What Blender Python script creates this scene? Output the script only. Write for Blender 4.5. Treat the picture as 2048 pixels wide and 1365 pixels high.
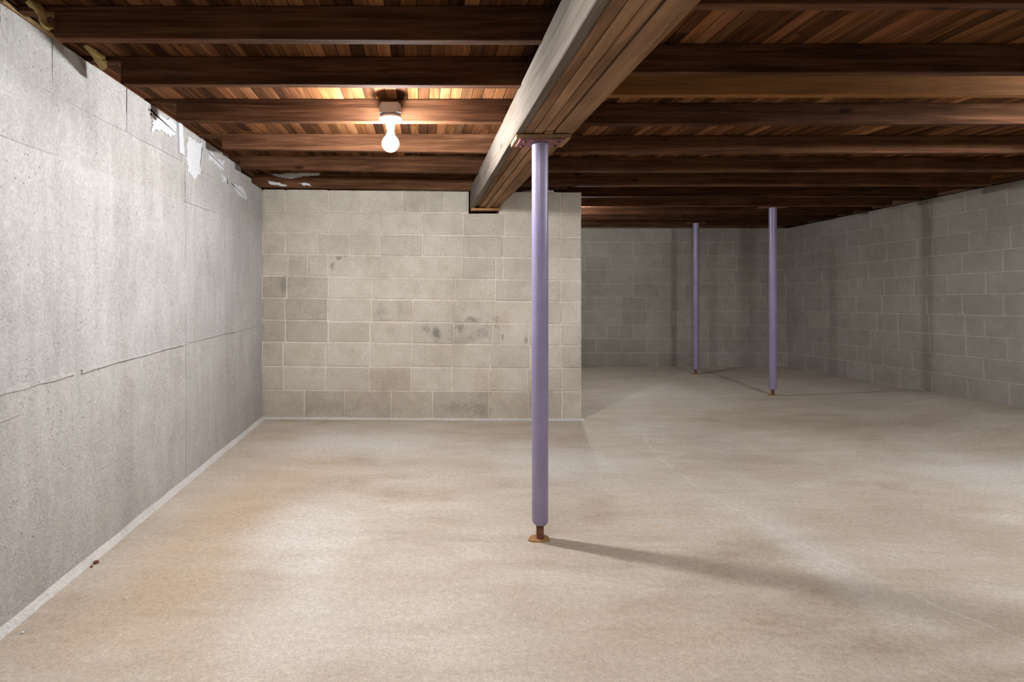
import bpy, bmesh, math, random
from mathutils import Vector, Matrix, noise as mn

# ------------------------------------------------------------------ camera, world, exposure
for o in list(bpy.data.objects):
    bpy.data.objects.remove(o, do_unlink=True)
SC = bpy.context.scene
COL = SC.collection
F = 1080.0                      # focal length in pixels of the 2048 x 1365 frame
CAMZ = 1.165
cam_d = bpy.data.cameras.new('camera')
cam_d.sensor_width = 36.0
cam_d.lens = 36.0 * F / 2048.0
cam_d.shift_x = (1024 - 845) / 2048.0
cam_d.shift_y = -(682.5 - 575) / 2048.0
cam_d.clip_start = 0.02
cam = bpy.data.objects.new('camera', cam_d)
cam.location = (0, 0, CAMZ)
cam.rotation_euler = (math.pi / 2, 0, 0)
COL.objects.link(cam)
SC.camera = cam

world = bpy.data.worlds.new('basement_dark')
world.use_nodes = True
world.node_tree.nodes['Background'].inputs[0].default_value = (0.02, 0.02, 0.02, 1)
world.node_tree.nodes['Background'].inputs[1].default_value = 0.0
SC.world = world
vs = SC.view_settings
vs.view_transform = 'Standard'
vs.look = 'None'
vs.gamma = 1.0
vs.use_curve_mapping = False
vs.exposure = 0.85
SC.cycles.max_bounces = 4
SC.cycles.diffuse_bounces = 3
SC.cycles.glossy_bounces = 2
SC.cycles.transmission_bounces = 0
SC.cycles.use_adaptive_sampling = True
SC.cycles.adaptive_threshold = 0.08
SC.cycles.adaptive_min_samples = 16
SC.cycles.caustics_reflective = False
SC.cycles.caustics_refractive = False

BULB_MAIN, BULB_RIGHT, BULB_REAR, FILL_TUBE, FILL_TUBE_RIGHT = 800.0, 750.0, 380.0, 92.0, 95.0   # emission of the bare bulbs and of the two added fill tubes

RNG = random.Random(11)


def px(x, y, depth):
    """point seen at pixel (x, y) of the frame, at a given depth"""
    return Vector(((x - 845) * depth / F, depth, CAMZ - (y - 575) * depth / F))


# ------------------------------------------------------------------ material helpers
class G:
    def __init__(self, name):
        self.m = bpy.data.materials.new(name)
        self.m.use_nodes = True
        self.t = self.m.node_tree
        self.b = self.t.nodes['Principled BSDF']
        self.pos = self.n('ShaderNodeNewGeometry').outputs['Position']
        self.oi = None
        self.cache = {}

    def n(self, kind, **kw):
        nd = self.t.nodes.new(kind)
        for k, v in kw.items():
            setattr(nd, k, v)
        return nd

    def put(self, sock, v):
        if hasattr(v, 'is_linked') or isinstance(v, bpy.types.NodeSocket):
            self.t.links.new(v, sock)
        else:
            if isinstance(v, (tuple, list)) and len(v) == 3 and sock.type == 'RGBA':
                v = (*v, 1)
            sock.default_value = v

    def info(self, out):
        if self.oi is None:
            self.oi = self.n('ShaderNodeObjectInfo')
        return self.oi.outputs[out]

    def noise(self, scale, detail=4, rough=0.55, vec=None, stretch=None, dist=0.0):
        key = (scale, detail, rough, stretch, dist)
        if vec is None and key in self.cache:
            return self.cache[key]
        out = self._noise(scale, detail, rough, vec, stretch, dist)
        if vec is None:
            self.cache[key] = out
        return out

    def _noise(self, scale, detail, rough, vec, stretch, dist):
        v = vec or self.pos
        if stretch:
            v = self.vm('MULTIPLY', v, stretch)
        nd = self.n('ShaderNodeTexNoise')
        self.put(nd.inputs['Vector'], v)
        nd.inputs['Scale'].default_value = scale
        nd.inputs['Detail'].default_value = min(detail, 3) if detail < 9 else 5
        nd.inputs['Roughness'].default_value = rough
        nd.inputs['Distortion'].default_value = dist
        return nd.outputs['Fac']

    def voro(self, scale, vec=None, feature='F1'):
        nd = self.n('ShaderNodeTexVoronoi', feature=feature)
        self.put(nd.inputs['Vector'], vec or self.pos)
        nd.inputs['Scale'].default_value = scale
        return nd.outputs['Distance']

    def vm(self, op, a, b=None):
        nd = self.n('ShaderNodeVectorMath', operation=op)
        self.put(nd.inputs[0], a)
        if b is not None:
            self.put(nd.inputs[1], b)
        return nd.outputs['Value' if op in ('LENGTH', 'DOT_PRODUCT') else 'Vector']

    def ma(self, op, a, b=0.0, c=0.0, clamp=False):
        nd = self.n('ShaderNodeMath', operation=op)
        nd.use_clamp = clamp
        self.put(nd.inputs[0], a)
        self.put(nd.inputs[1], b)
        if op in ('MULTIPLY_ADD', 'SMOOTH_MIN', 'COMPARE'):
            self.put(nd.inputs[2], c)
        return nd.outputs[0]

    def ss(self, v, lo, hi, a=0.0, b=1.0):
        nd = self.n('ShaderNodeMapRange', interpolation_type='SMOOTHSTEP')
        self.put(nd.inputs['Value'], v)
        nd.inputs['From Min'].default_value = lo
        nd.inputs['From Max'].default_value = hi
        nd.inputs['To Min'].default_value = a
        nd.inputs['To Max'].default_value = b
        return nd.outputs['Result']

    def mix(self, fac, a, b, blend='MIX'):
        nd = self.n('ShaderNodeMix', data_type='RGBA', blend_type=blend)
        self.put(nd.inputs[0], fac)
        self.put(nd.inputs[6], a)
        self.put(nd.inputs[7], b)
        return nd.outputs[2]

    def ramp(self, v, stops):
        nd = self.n('ShaderNodeValToRGB')
        e = nd.color_ramp.elements
        while len(e) < len(stops):
            e.new(0.5)
        for el, (p, c) in zip(e, stops):
            el.position = p
            el.color = (*c, 1)
        self.put(nd.inputs[0], v)
        return nd.outputs['Color']

    def blob(self, c, r, wob=0.35, freq=3.0, soft=0.5):
        """irregular stain of its own shape: 1 in the middle, 0 outside"""
        d = self.vm('SUBTRACT', self.pos, tuple(c))
        d = self.vm('MULTIPLY', d, tuple(1.0 / q for q in r))
        d = self.vm('LENGTH', d)
        w = self.ma('MULTIPLY_ADD', self.noise(freq, 5, 0.6), wob * 2, -wob)
        return self.ss(self.ma('ADD', d, w), 1.0 + soft * 0.3, 1.0 - soft, 0, 1)

    def bump(self, h, strength, dist, prev=None):
        nd = self.n('ShaderNodeBump')
        nd.inputs['Strength'].default_value = strength
        nd.inputs['Distance'].default_value = dist
        self.put(nd.inputs['Height'], h)
        if prev is not None:
            self.put(nd.inputs['Normal'], prev)
        return nd.outputs['Normal']

    def done(self, col, rough=0.9, normal=None, spec=0.3):
        self.put(self.b.inputs['Base Color'], col)
        self.put(self.b.inputs['Roughness'], rough)
        self.b.inputs['Specular IOR Level'].default_value = spec
        if normal is not None:
            self.put(self.b.inputs['Normal'], normal)
        return self.m


def block_material(name, c_dark, c_mid, c_light, vary=0.12, marks=()):
    g = G(name)
    big = g.noise(1.7, 5, 0.6)
    med = g.noise(9, 5, 0.6)
    fine = g.noise(95, 3, 0.6)
    v = g.ma('MULTIPLY_ADD', big, 0.6, g.ma('MULTIPLY', med, 0.4))
    col = g.ramp(v, [(0.30, c_dark), (0.5, c_mid), (0.72, c_light)])
    # small holes and grit in the block face
    pits = g.ss(g.voro(55), 0.10, 0.20, 0.72, 1.0)
    keep = g.ss(g.noise(14, 2), 0.48, 0.56, 0, 1)
    pit = g.ma('SUBTRACT', 1.0, g.ma('MULTIPLY', keep, g.ma('SUBTRACT', 1.0, pits)))
    shade = g.ma('MULTIPLY', pit, g.ma('MULTIPLY_ADD', fine, 0.70, 0.65))
    rnd = g.ma('MULTIPLY_ADD', g.info('Random'), vary, 1.0 - vary / 2)
    shade = g.ma('MULTIPLY', shade, rnd)
    col = g.mix(1.0, col, g.info('Color'), 'MULTIPLY')
    for c, r, tint, amt in marks:
        col = g.mix(g.ma('MULTIPLY', g.blob(c, r, 1.1, 22, 0.9), amt), col, tint)
    cb = g.n('ShaderNodeCombineColor')
    for i in range(3):
        g.put(cb.inputs[i], shade)
    col = g.mix(1.0, col, cb.outputs[0], 'MULTIPLY')
    nrm = g.bump(g.ma('MULTIPLY', pit, g.ma('ADD', fine, g.ma('MULTIPLY', med, 1.2))), 0.45, 0.006)
    return g.done(col, 0.92, nrm, 0.2)


def wood_material(name, axis, stops, vary=0.5, rough=0.9, freq=1.0, spec=0.08):
    """axis: 0 grain along x, 1 along y, 2 along z"""
    g = G(name)
    st = [18.0 * freq] * 3
    st[axis] = 1.1 * freq
    off = g.n('ShaderNodeCombineXYZ')
    r = g.info('Random')
    for i in range(3):
        g.put(off.inputs[i], g.ma('MULTIPLY', r, 37.0 + 11 * i))
    p = g.vm('ADD', g.pos, off.outputs[0])
    grain = g.noise(1.6, 7, 0.62, vec=p, stretch=tuple(st), dist=0.6)
    st2 = [90.0] * 3
    st2[axis] = 3.0
    fib = g.noise(1.0, 3, 0.6, vec=p, stretch=tuple(st2))
    blot = g.noise(2.3, 4, 0.6, vec=p)
    v = g.ma('MULTIPLY_ADD', grain, 0.55, g.ma('MULTIPLY_ADD', fib, 0.20, g.ma('MULTIPLY', blot, 0.25)))
    v = g.ma('ADD', v, g.ma('MULTIPLY_ADD', r, vary * 0.3, -vary * 0.15))
    col = g.ramp(v, stops)
    # knots
    kn = g.voro(3.1, vec=g.vm('MULTIPLY', p, tuple(0.55 if i == axis else 1.6 for i in range(3))))
    col = g.mix(g.ss(kn, 0.09, 0.03, 0, 0.75), col, tuple(c * 0.35 for c in stops[0][1]))
    col = g.mix(1.0, col, g.info('Color'), 'MULTIPLY')
    nrm = g.bump(g.ma('ADD', grain, fib), 0.35, 0.004)
    return g.done(col, rough, nrm, spec)


def plain_material(name, c, rough=0.6, var=0.25, scale=20, metal=0.0, bump=0.2):
    g = G(name)
    n1 = g.noise(scale, 5, 0.6)
    col = g.mix(n1, tuple(x * (1 - var) for x in c), tuple(min(1, x * (1 + var)) for x in c))
    g.b.inputs['Metallic'].default_value = metal
    return g.done(col, rough, g.bump(n1, bump, 0.003), 0.3)


def M_floor():
    g = G('worn_concrete_floor')
    big = g.noise(0.75, 6, 0.62, dist=0.4)
    med = g.noise(3.6, 9, 0.68, stretch=(0.45, 1.5, 1), dist=0.5)
    fine = g.noise(120, 3, 0.65)
    grit = g.noise(42, 4, 0.7)
    v = g.ma('MULTIPLY_ADD', big, 0.5, g.ma('MULTIPLY', med, 0.5))
    col = g.ramp(v, [(0.34, (0.395, 0.318, 0.243)), (0.45, (0.49, 0.417, 0.337)),
                     (0.56, (0.555, 0.49, 0.412)), (0.68, (0.65, 0.60, 0.535))])
    # rusty-orange damp stains along the left part of the slab
    org = (0.50, 0.33, 0.185)
    for c, r, a in (((-0.95, 2.75, 0), (0.34, 0.75, 1), 0.60), ((-0.98, 2.0, 0), (0.33, 0.45, 1), 0.55),
                    ((-0.75, 3.5, 0), (0.5, 0.45, 1), 0.35), ((-1.15, 4.15, 0), (0.28, 0.12, 1), 0.55),
                    ((0.85, 1.75, 0), (0.45, 0.30, 1), 0.22), ((-0.55, 1.7, 0), (0.35, 0.35, 1), 0.30),
                    ((1.15, 2.63, 0), (0.032, 0.018, 1), 0.75)):
        col = g.mix(g.ma('MULTIPLY', g.blob(c, r, 0.6, 3.2, 0.9), a * 0.65), col, org)
    # pale lime bloom; right and far patches paint in pools of lamp light
    wht = (0.68, 0.65, 0.61)
    for c, r, a in (((-0.45, 4.05, 0), (0.75, 0.42, 1), 0.65), ((0.95, 3.6, 0), (0.55, 0.55, 1), 0.60),
                    ((-0.55, 2.55, 0), (0.32, 0.42, 1), 0.55), ((-0.42, 1.85, 0), (0.30, 0.42, 1), 0.45),
                    ((3.55, 3.35, 0), (0.75, 0.45, 1), 0.55), ((1.70, 2.35, 0), (0.16, 0.75, 1), 0.40),
                    ((4.0, 3.0, 0), (0.5, 0.3, 1), 0.5), ((2.6, 5.9, 0), (0.9, 0.7, 1), 0.35)):
        col = g.mix(g.ma('MULTIPLY', g.blob(c, r, 0.7, 3.2, 0.9), a), col, wht)
    # darker patches on the far slab
    for c, r, a in (((2.2, 3.9, 0), (0.5, 0.7, 1), 0.35), ((2.7, 2.6, 0), (0.6, 0.5, 1), 0.35), ((3.6, 4.6, 0), (1.2, 0.35, 1), 0.30)):
        col = g.mix(g.ma('MULTIPLY', g.blob(c, r, 0.7, 3.2, 0.9), a), col, (0.33, 0.265, 0.21))
    # the pour joint that wanders away from the corner of the middle wall
    sp = g.n('ShaderNodeSeparateXYZ')
    g.put(sp.inputs[0], g.pos)
    y = sp.outputs[1]
    t = g.ma('SUBTRACT', y, 3.3)
    xc = g.ma('MULTIPLY_ADD', g.ma('MULTIPLY', t, t), 0.16, 1.60)
    wob = g.ma('MULTIPLY_ADD', g.noise(5, 4, 0.6), 0.10, -0.05)
    d = g.ma('ABSOLUTE', g.ma('ADD', g.ma('SUBTRACT', sp.outputs[0], xc), wob))
    inr = g.ma('MULTIPLY', g.ss(y, 4.75, 4.6, 0, 1), g.ss(g.noise(4.2, 3), 0.38, 0.55, 0.1, 1))
    line = g.ma('MULTIPLY', g.ss(d, 0.022, 0.002, 0, 0.45), inr)
    col = g.mix(line, col, (0.66, 0.60, 0.53))
    sh = g.ma('MULTIPLY', g.ma('MULTIPLY_ADD', fine, 0.75, 0.625), g.ma('MULTIPLY_ADD', grit, 0.60, 0.70))
    cb = g.n('ShaderNodeCombineColor')
    for i in range(3):
        g.put(cb.inputs[i], sh)
    col = g.mix(1.0, col, cb.outputs[0], 'MULTIPLY')
    vo = g.voro(48)
    keep = g.noise(13, 2)
    col = g.mix(g.ma('MULTIPLY', g.ss(vo, 0.13, 0.07, 0, 0.6), g.ss(keep, 0.60, 0.66, 0, 1)), col, (0.80, 0.77, 0.72))
    col = g.mix(g.ma('MULTIPLY', g.ss(vo, 0.11, 0.06, 0, 0.65), g.ss(keep, 0.42, 0.36, 0, 1)), col, (0.20, 0.16, 0.12))
    nrm = g.bump(g.ma('ADD', g.ma('MULTIPLY', grit, 0.9), fine), 0.30, 0.004)
    nrm = g.bump(med, 0.25, 0.012, nrm)
    return g.done(col, g.ma('MULTIPLY_ADD', med, 0.3, 0.55), nrm, 0.25)


def M_poured():
    g = G('brushed_grey_concrete')
    big = g.noise(1.1, 6, 0.62)
    brush = g.noise(2.4, 6, 0.65, stretch=(1, 5.0, 0.8), dist=0.8)
    swirl = g.noise(26, 4, 0.65, dist=2.2)
    fine = g.noise(110, 3, 0.6)
    v = g.ma('MULTIPLY_ADD', big, 0.5, g.ma('MULTIPLY_ADD', brush, 0.32, g.ma('MULTIPLY', swirl, 0.18)))
    col = g.ramp(v, [(0.34, (0.325, 0.308, 0.290)), (0.5, (0.43, 0.416, 0.398)), (0.66, (0.525, 0.516, 0.502))])
    # brownish film near the floor
    sp = g.n('ShaderNodeSeparateXYZ')
    g.put(sp.inputs[0], g.pos)
    lowz = g.ma('MULTIPLY', g.ss(g.ma('ADD', sp.outputs[2], g.ma('MULTIPLY_ADD', big, 0.9, -0.45)), 0.75, 0.1, 0, 1), 0.30)
    col = g.mix(lowz, col, (0.40, 0.37, 0.335))
    pits = g.ss(g.voro(34), 0.09, 0.16, 0.55, 1.0)
    keep = g.ss(g.noise(6, 3), 0.44, 0.60, 0, 1)
    pit = g.ma('SUBTRACT', 1.0, g.ma('MULTIPLY', keep, g.ma('SUBTRACT', 1.0, pits)))
    sh = g.ma('MULTIPLY', g.ma('MULTIPLY', pit, g.ma('MULTIPLY_ADD', swirl, 0.42, 0.79)), g.ma('MULTIPLY_ADD', fine, 0.35, 0.825))
    col = g.mix(1.0, col, g.info('Color'), 'MULTIPLY')
    cb = g.n('ShaderNodeCombineColor')
    for i in range(3):
        g.put(cb.inputs[i], sh)
    col = g.mix(1.0, col, cb.outputs[0], 'MULTIPLY')
    h = g.ma('MULTIPLY', pit, g.ma('ADD', g.ma('MULTIPLY', swirl, 1.2), g.ma('MULTIPLY', fine, 0.5)))
    nrm = g.bump(h, 0.5, 0.008)
    nrm = g.bump(brush, 0.3, 0.012, nrm)
    return g.done(col, 0.88, nrm, 0.22)


def M_purple():
    g = G('lilac_post_paint')
    n1 = g.noise(7, 5, 0.6)
    n2 = g.noise(38, 4, 0.65)
    col = g.mix(n1, (0.205, 0.165, 0.29), (0.315, 0.275, 0.415))
    chips = g.ss(g.ma('MULTIPLY_ADD', n2, 0.6, g.ma('MULTIPLY', n1, 0.4)), 0.63, 0.70, 0, 0.8)
    col = g.mix(chips, col, (0.12, 0.075, 0.085))
    return g.done(col, 0.36, g.bump(n2, 0.25, 0.003), 0.6)


def M_bulb(name, strength):
    g = G(name)
    g.b.inputs['Base Color'].default_value = (1, 1, 1, 1)
    g.b.inputs['Emission Color'].default_value = (0.955, 0.975, 1.0, 1)
    g.b.inputs['Emission Strength'].default_value = strength
    g.m.cycles.emission_sampling = 'FRONT'
    return g.m


MAT = {}
MAT['floor'] = M_floor()
MAT['poured'] = M_poured()
soot = (0.16, 0.145, 0.13)
marks = []
for (x, y), r, a in (((872, 668), (0.045, 1, 0.075), 0.75), ((852, 660), (0.04, 1, 0.05), 0.4), ((945, 640), (0.09, 1, 0.03), 0.65),
                     ((920, 655), (0.05, 1, 0.05), 0.6), ((962, 665), (0.12, 1, 0.06), 0.40), ((930, 680), (0.16, 1, 0.05), 0.30),
                     ((1052, 682), (0.02, 1, 0.05), 0.6), ((1004, 675), (0.015, 1, 0.04), 0.6), ((990, 640), (0.03, 1, 0.06), 0.35),
                     ((763, 625), (0.05, 1, 0.09), 0.30), ((800, 620), (0.03, 1, 0.12), 0.22), ((566, 570), (0.035, 1, 0.09), 0.45),
                     ((968, 823), (0.06, 1, 0.10), 0.35), ((920, 815), (0.25, 1, 0.06), 0.25), ((640, 815), (0.3, 1, 0.08), 0.25)):
    marks.append((px(x, y, 4.76), r, soot, a))
for (x, y), r, a in (((664, 532), (0.022, 1, 0.045), 0.75), ((678, 516), (0.035, 1, 0.022), 0.7), ((690, 512), (0.012, 1, 0.01), 0.8)):
    marks.append((px(x, y, 4.76), r, (0.22, 0.14, 0.07), a))
for (x, y), r, a in (((770, 760), (0.2, 1, 0.12), 0.35), ((1000, 640), (0.12, 1, 0.1), 0.3), ((975, 760), (0.15, 1, 0.12), 0.3), ((560, 500), (0.2, 1, 0.15), 0.2)):
    marks.append((px(x, y, 4.76), r, (0.36, 0.28, 0.20), a))
MAT['block_mid'] = block_material('old_tan_block', (0.42, 0.368, 0.302), (0.525, 0.470, 0.397), (0.605, 0.56, 0.49), 0.14, marks)
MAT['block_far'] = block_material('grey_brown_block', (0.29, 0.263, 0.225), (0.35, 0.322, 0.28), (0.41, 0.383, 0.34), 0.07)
MAT['mortar_mid'] = block_material('cream_mortar', (0.50, 0.435, 0.36), (0.645, 0.575, 0.49), (0.74, 0.68, 0.60), 0.0)
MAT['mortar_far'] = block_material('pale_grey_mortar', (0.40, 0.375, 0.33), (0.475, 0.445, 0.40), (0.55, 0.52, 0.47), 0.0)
MAT['plaster'] = plain_material('white_plaster', (0.60, 0.605, 0.62), 0.8, 0.12, 30)
MAT['cove'] = block_material('pale_cove_mortar', (0.48, 0.455, 0.42), (0.58, 0.555, 0.52), (0.66, 0.64, 0.61), 0.0)
MAT['joist'] = wood_material('dark_reddish_joist', 0, [(0.28, (0.018, 0.0072, 0.0035)), (0.45, (0.060, 0.025, 0.0115)), (0.58, (0.118, 0.053, 0.0255)), (0.78, (0.21, 0.108, 0.058))], 0.45)
MAT['joist_new'] = wood_material('orange_sister_joist', 0, [(0.26, (0.11, 0.045, 0.014)), (0.5, (0.24, 0.105, 0.033)), (0.75, (0.36, 0.18, 0.065))], 0.2)
MAT['plank'] = wood_material('subfloor_strip', 1, [(0.26, (0.028, 0.0105, 0.0038)), (0.44, (0.092, 0.037, 0.0135)), (0.60, (0.18, 0.077, 0.030)), (0.80, (0.29, 0.15, 0.07))], 1.1)
MAT['beam'] = wood_material('brown_beam_ply', 1, [(0.28, (0.12, 0.066, 0.036)), (0.46, (0.26, 0.155, 0.09)), (0.62, (0.40, 0.25, 0.15)), (0.80, (0.50, 0.34, 0.22))], 0.5)
MAT['beam_pale'] = wood_material('weathered_pale_ply', 1, [(0.28, (0.09, 0.072, 0.056)), (0.46, (0.155, 0.129, 0.105)), (0.62, (0.215, 0.187, 0.16)), (0.80, (0.28, 0.25, 0.22))], 0.1)
MAT['rim'] = wood_material('rim_board_wood', 1, [(0.26, (0.10, 0.055, 0.034)), (0.5, (0.19, 0.11, 0.070)), (0.75, (0.29, 0.18, 0.12))], 0.4)
MAT['pine'] = wood_material('yellowish_pine', 0, [(0.26, (0.24, 0.15, 0.078)), (0.5, (0.36, 0.235, 0.13)), (0.75, (0.48, 0.34, 0.20))], 0.2)
MAT['purple'] = M_purple()
MAT['rust'] = plain_material('brown_rust', (0.16, 0.065, 0.034), 0.8, 0.5, 45)
MAT['rust_plate'] = plain_material('orange_rusty_plate', (0.34, 0.185, 0.075), 0.8, 0.45, 40)
MAT['red_plate'] = plain_material('faded_red_steel', (0.235, 0.095, 0.10), 0.6, 0.6, 30)
MAT['box'] = plain_material('grey_plastic_box', (0.28, 0.31, 0.35), 0.45, 0.08, 20)
MAT['box_dark'] = plain_material('grey_socket', (0.10, 0.11, 0.12), 0.5, 0.08, 20)
MAT['porcelain'] = plain_material('white_porcelain', (0.80, 0.79, 0.77), 0.25, 0.04, 12)
MAT['brass'] = plain_material('dull_grey_screw_shell', (0.35, 0.38, 0.40), 0.35, 0.2, 30, 0.8)
MAT['foam'] = plain_material('yellow_foam', (0.47, 0.345, 0.13), 0.85, 0.4, 24, 0, 0.6)
MAT['bulb'] = M_bulb('glowing_bulb', BULB_MAIN)
MAT['bulb_right'] = M_bulb('glowing_bulb_right', BULB_RIGHT)
MAT['bulb_rear'] = M_bulb('glowing_bulb_rear', BULB_REAR)
MAT['tube'] = M_bulb('added_fill_tube', FILL_TUBE)
MAT['fill_tube_right'] = M_bulb('added_fill_tube_right', FILL_TUBE_RIGHT)
MAT['enamel'] = plain_material('white_enamel', (0.72, 0.72, 0.70), 0.35, 0.05, 8)
MAT['collar'] = plain_material('white_bulb_collar', (0.42, 0.43, 0.44), 0.5, 0.05, 8)


# ------------------------------------------------------------------ object helpers
def link(name, mesh, mat, parent=None, loc=(0, 0, 0), rot=(0, 0, 0)):
    o = bpy.data.objects.new(name, mesh)
    if mat is not None and mesh is not None and not mesh.materials:
        mesh.materials.append(MAT[mat])
    o.location = loc
    o.rotation_euler = rot
    COL.objects.link(o)
    if parent is not None:
        o.parent = parent
    return o


def empty(name, loc=(0, 0, 0)):
    o = bpy.data.objects.new(name, None)
    o.location = loc
    o.empty_display_size = 0.1
    COL.objects.link(o)
    return o


def tag(o, label=None, cat=None, group=None, kind=None):
    if label:
        o['label'] = label
    if cat:
        o['category'] = cat
    if group:
        o['group'] = group
    if kind:
        o['kind'] = kind
    return o


_mesh_cache = {}


def box_mesh(sx, sy, sz, bev=0.004, jit=0.0, var=0, key=None, segs=1):
    """bevelled block centred at the origin, corners a little uneven"""
    k = (round(sx, 3), round(sy, 3), round(sz, 3), bev, jit, var, key)
    if k in _mesh_cache:
        return _mesh_cache[k]
    bm = bmesh.new()
    bmesh.ops.create_cube(bm, size=1.0)
    for v in bm.verts:
        v.co = Vector((v.co.x * sx, v.co.y * sy, v.co.z * sz))
    if bev > 0:
        bmesh.ops.bevel(bm, geom=list(bm.edges), offset=min(bev, 0.4 * min(sx, sy, sz)), segments=segs, affect='EDGES')
    if jit:
        rr = random.Random(hash(k[:3]) % 9999 + var * 77)
        for v in bm.verts:
            v.co += Vector((rr.uniform(-jit, jit), rr.uniform(-jit, jit) * 0.5, rr.uniform(-jit, jit)))
    me = bpy.data.meshes.new('block_shape')
    bm.to_mesh(me)
    bm.free()
    _mesh_cache[k] = me
    return me


def prism_mesh(outline, axis, a, b, bev=0.0):
    """outline (list of 2D points) extruded along an axis from a to b"""
    def P(u, v, w):
        return {0: (w, u, v), 1: (u, w, v), 2: (u, v, w)}[axis]
    n = len(outline)
    vs_ = [P(u, v, a) for u, v in outline] + [P(u, v, b) for u, v in outline]
    fs = [tuple(range(n))[::-1], tuple(range(n, 2 * n))]
    fs += [(i, (i + 1) % n, n + (i + 1) % n, n + i) for i in range(n)]
    me = bpy.data.meshes.new('prism_shape')
    me.from_pydata(vs_, [], fs)
    bm = bmesh.new()
    bm.from_mesh(me)
    bmesh.ops.recalc_face_normals(bm, faces=bm.faces)
    if bev:
        bmesh.ops.bevel(bm, geom=list(bm.edges), offset=bev, segments=1, affect='EDGES')
    bm.to_mesh(me)
    bm.free()
    return me


def lathe_mesh(profile, seg=32, smooth=True):
    vs_, fs = [], []
    n = len(profile)
    for i in range(seg):
        a = 2 * math.pi * i / seg
        for r, z in profile:
            vs_.append((r * math.cos(a), r * math.sin(a), z))
    for i in range(seg):
        j = (i + 1) % seg
        for k in range(n - 1):
            fs.append((i * n + k, j * n + k, j * n + k + 1, i * n + k + 1))
    me = bpy.data.meshes.new('lathe_shape')
    me.from_pydata(vs_, [], fs)
    bm = bmesh.new()
    bm.from_mesh(me)
    bmesh.ops.remove_doubles(bm, verts=bm.verts, dist=1e-6)
    bmesh.ops.recalc_face_normals(bm, faces=bm.faces)
    bm.to_mesh(me)
    bm.free()
    if smooth:
        for p in me.polygons:
            p.use_smooth = True
        me.set_sharp_from_angle(angle=math.radians(40))
    return me


def slab(name, x0, x1, y0, y1, z0, z1, mat, parent=None, bev=0.0, jit=0.0):
    me = box_mesh(x1 - x0, y1 - y0, z1 - z0, bev, jit, key=name + mat)
    return link(name, me, mat, parent, ((x0 + x1) / 2, (y0 + y1) / 2, (z0 + z1) / 2))


def shell(name, x0, x1, y0, y1, z0, z1, mat):
    """plain slab whose origin stays at the world origin, so that its pieces can be placed in world coordinates"""
    return link(name, prism_mesh([(x0, y0), (x1, y0), (x1, y1), (x0, y1)], 2, z0, z1), mat)


def relief_panel(y0, y1, z0, z1, proud, amp=0.004, step=0.07, ztop=None, seed=0.0):
    """uneven sheet of concrete facing +x: front grid, with returned edges"""
    ny = max(2, int((y1 - y0) / step))
    nz = max(2, int((z1 - z0) / step))
    vs_, fs = [], []
    for i in range(ny + 1):
        y = y0 + (y1 - y0) * i / ny
        for k in range(nz + 1):
            z = z0 + (z1 - z0) * k / nz
            e = 0.0
            dy = min(y - y0, y1 - y)
            dz = min(z - z0, z1 - z)
            if min(dy, dz) < 1e-6:
                e = -0.0025
            h = amp * (mn.noise(Vector((y * 2.2 + seed, z * 2.2, seed))) + 0.6 * mn.noise(Vector((y * 7 + seed, z * 7, 3 + seed))))
            jy = 0.004 * mn.noise(Vector((z * 9, y * 9, 7))) if dy > 1e-6 or True else 0
            jz = 0.004 * mn.noise(Vector((y * 9, z * 9, 17)))
            vs_.append((proud + h + e, y + jy, z + (jz if z > 0.01 else 0)))
    def I(i, k):
        return i * (nz + 1) + k
    for i in range(ny):
        for k in range(nz):
            fs.append((I(i, k), I(i + 1, k), I(i + 1, k + 1), I(i, k + 1)))
    base = len(vs_)
    rim = [I(i, 0) for i in range(ny + 1)] + [I(ny, k) for k in range(1, nz + 1)] + [I(i, nz) for i in range(ny - 1, -1, -1)] + [I(0, k) for k in range(nz - 1, 0, -1)]
    for r in rim:
        x, y, z = vs_[r]
        vs_.append((proud - 0.05, y, z))
    n = len(rim)
    for q in range(n):
        a, b = rim[q], rim[(q + 1) % n]
        fs.append((b, a, base + q, base + (q + 1) % n))
    fs.append(tuple(base + q for q in range(n)))
    me = bpy.data.meshes.new('relief_shape')
    me.from_pydata(vs_, [], fs)
    for p in me.polygons:
        p.use_smooth = True
    me.set_sharp_from_angle(angle=math.radians(35))
    return me


# ------------------------------------------------------------------ dimensions of the place
LX, RX = -1.42, 5.35            # faces of the left and right walls
YB, YF = -2.6, 7.94             # face of the wall behind the camera, face of the far wall
SUB = CAMZ + 0.985              # underside of the subfloor strips
JB = CAMZ + 0.870               # underside of the joists
MIDL, MIDR = 4.785, 4.725       # depth of the middle block wall at its two ends
MX = 1.393                      # its free end


def rise(y):                    # the right-hand wall climbs a little towards the camera
    return 0.03 * (YF - min(max(y, 4.0), YF))


def floor_z(x, y):
    s = min(max((x - 3.7) / 1.6, 0), 1)
    s = s * s * (3 - 2 * s)
    return rise(y) * s + 0.003 * mn.noise(Vector((x * 0.9, y * 0.9, 2.0)))


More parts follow.
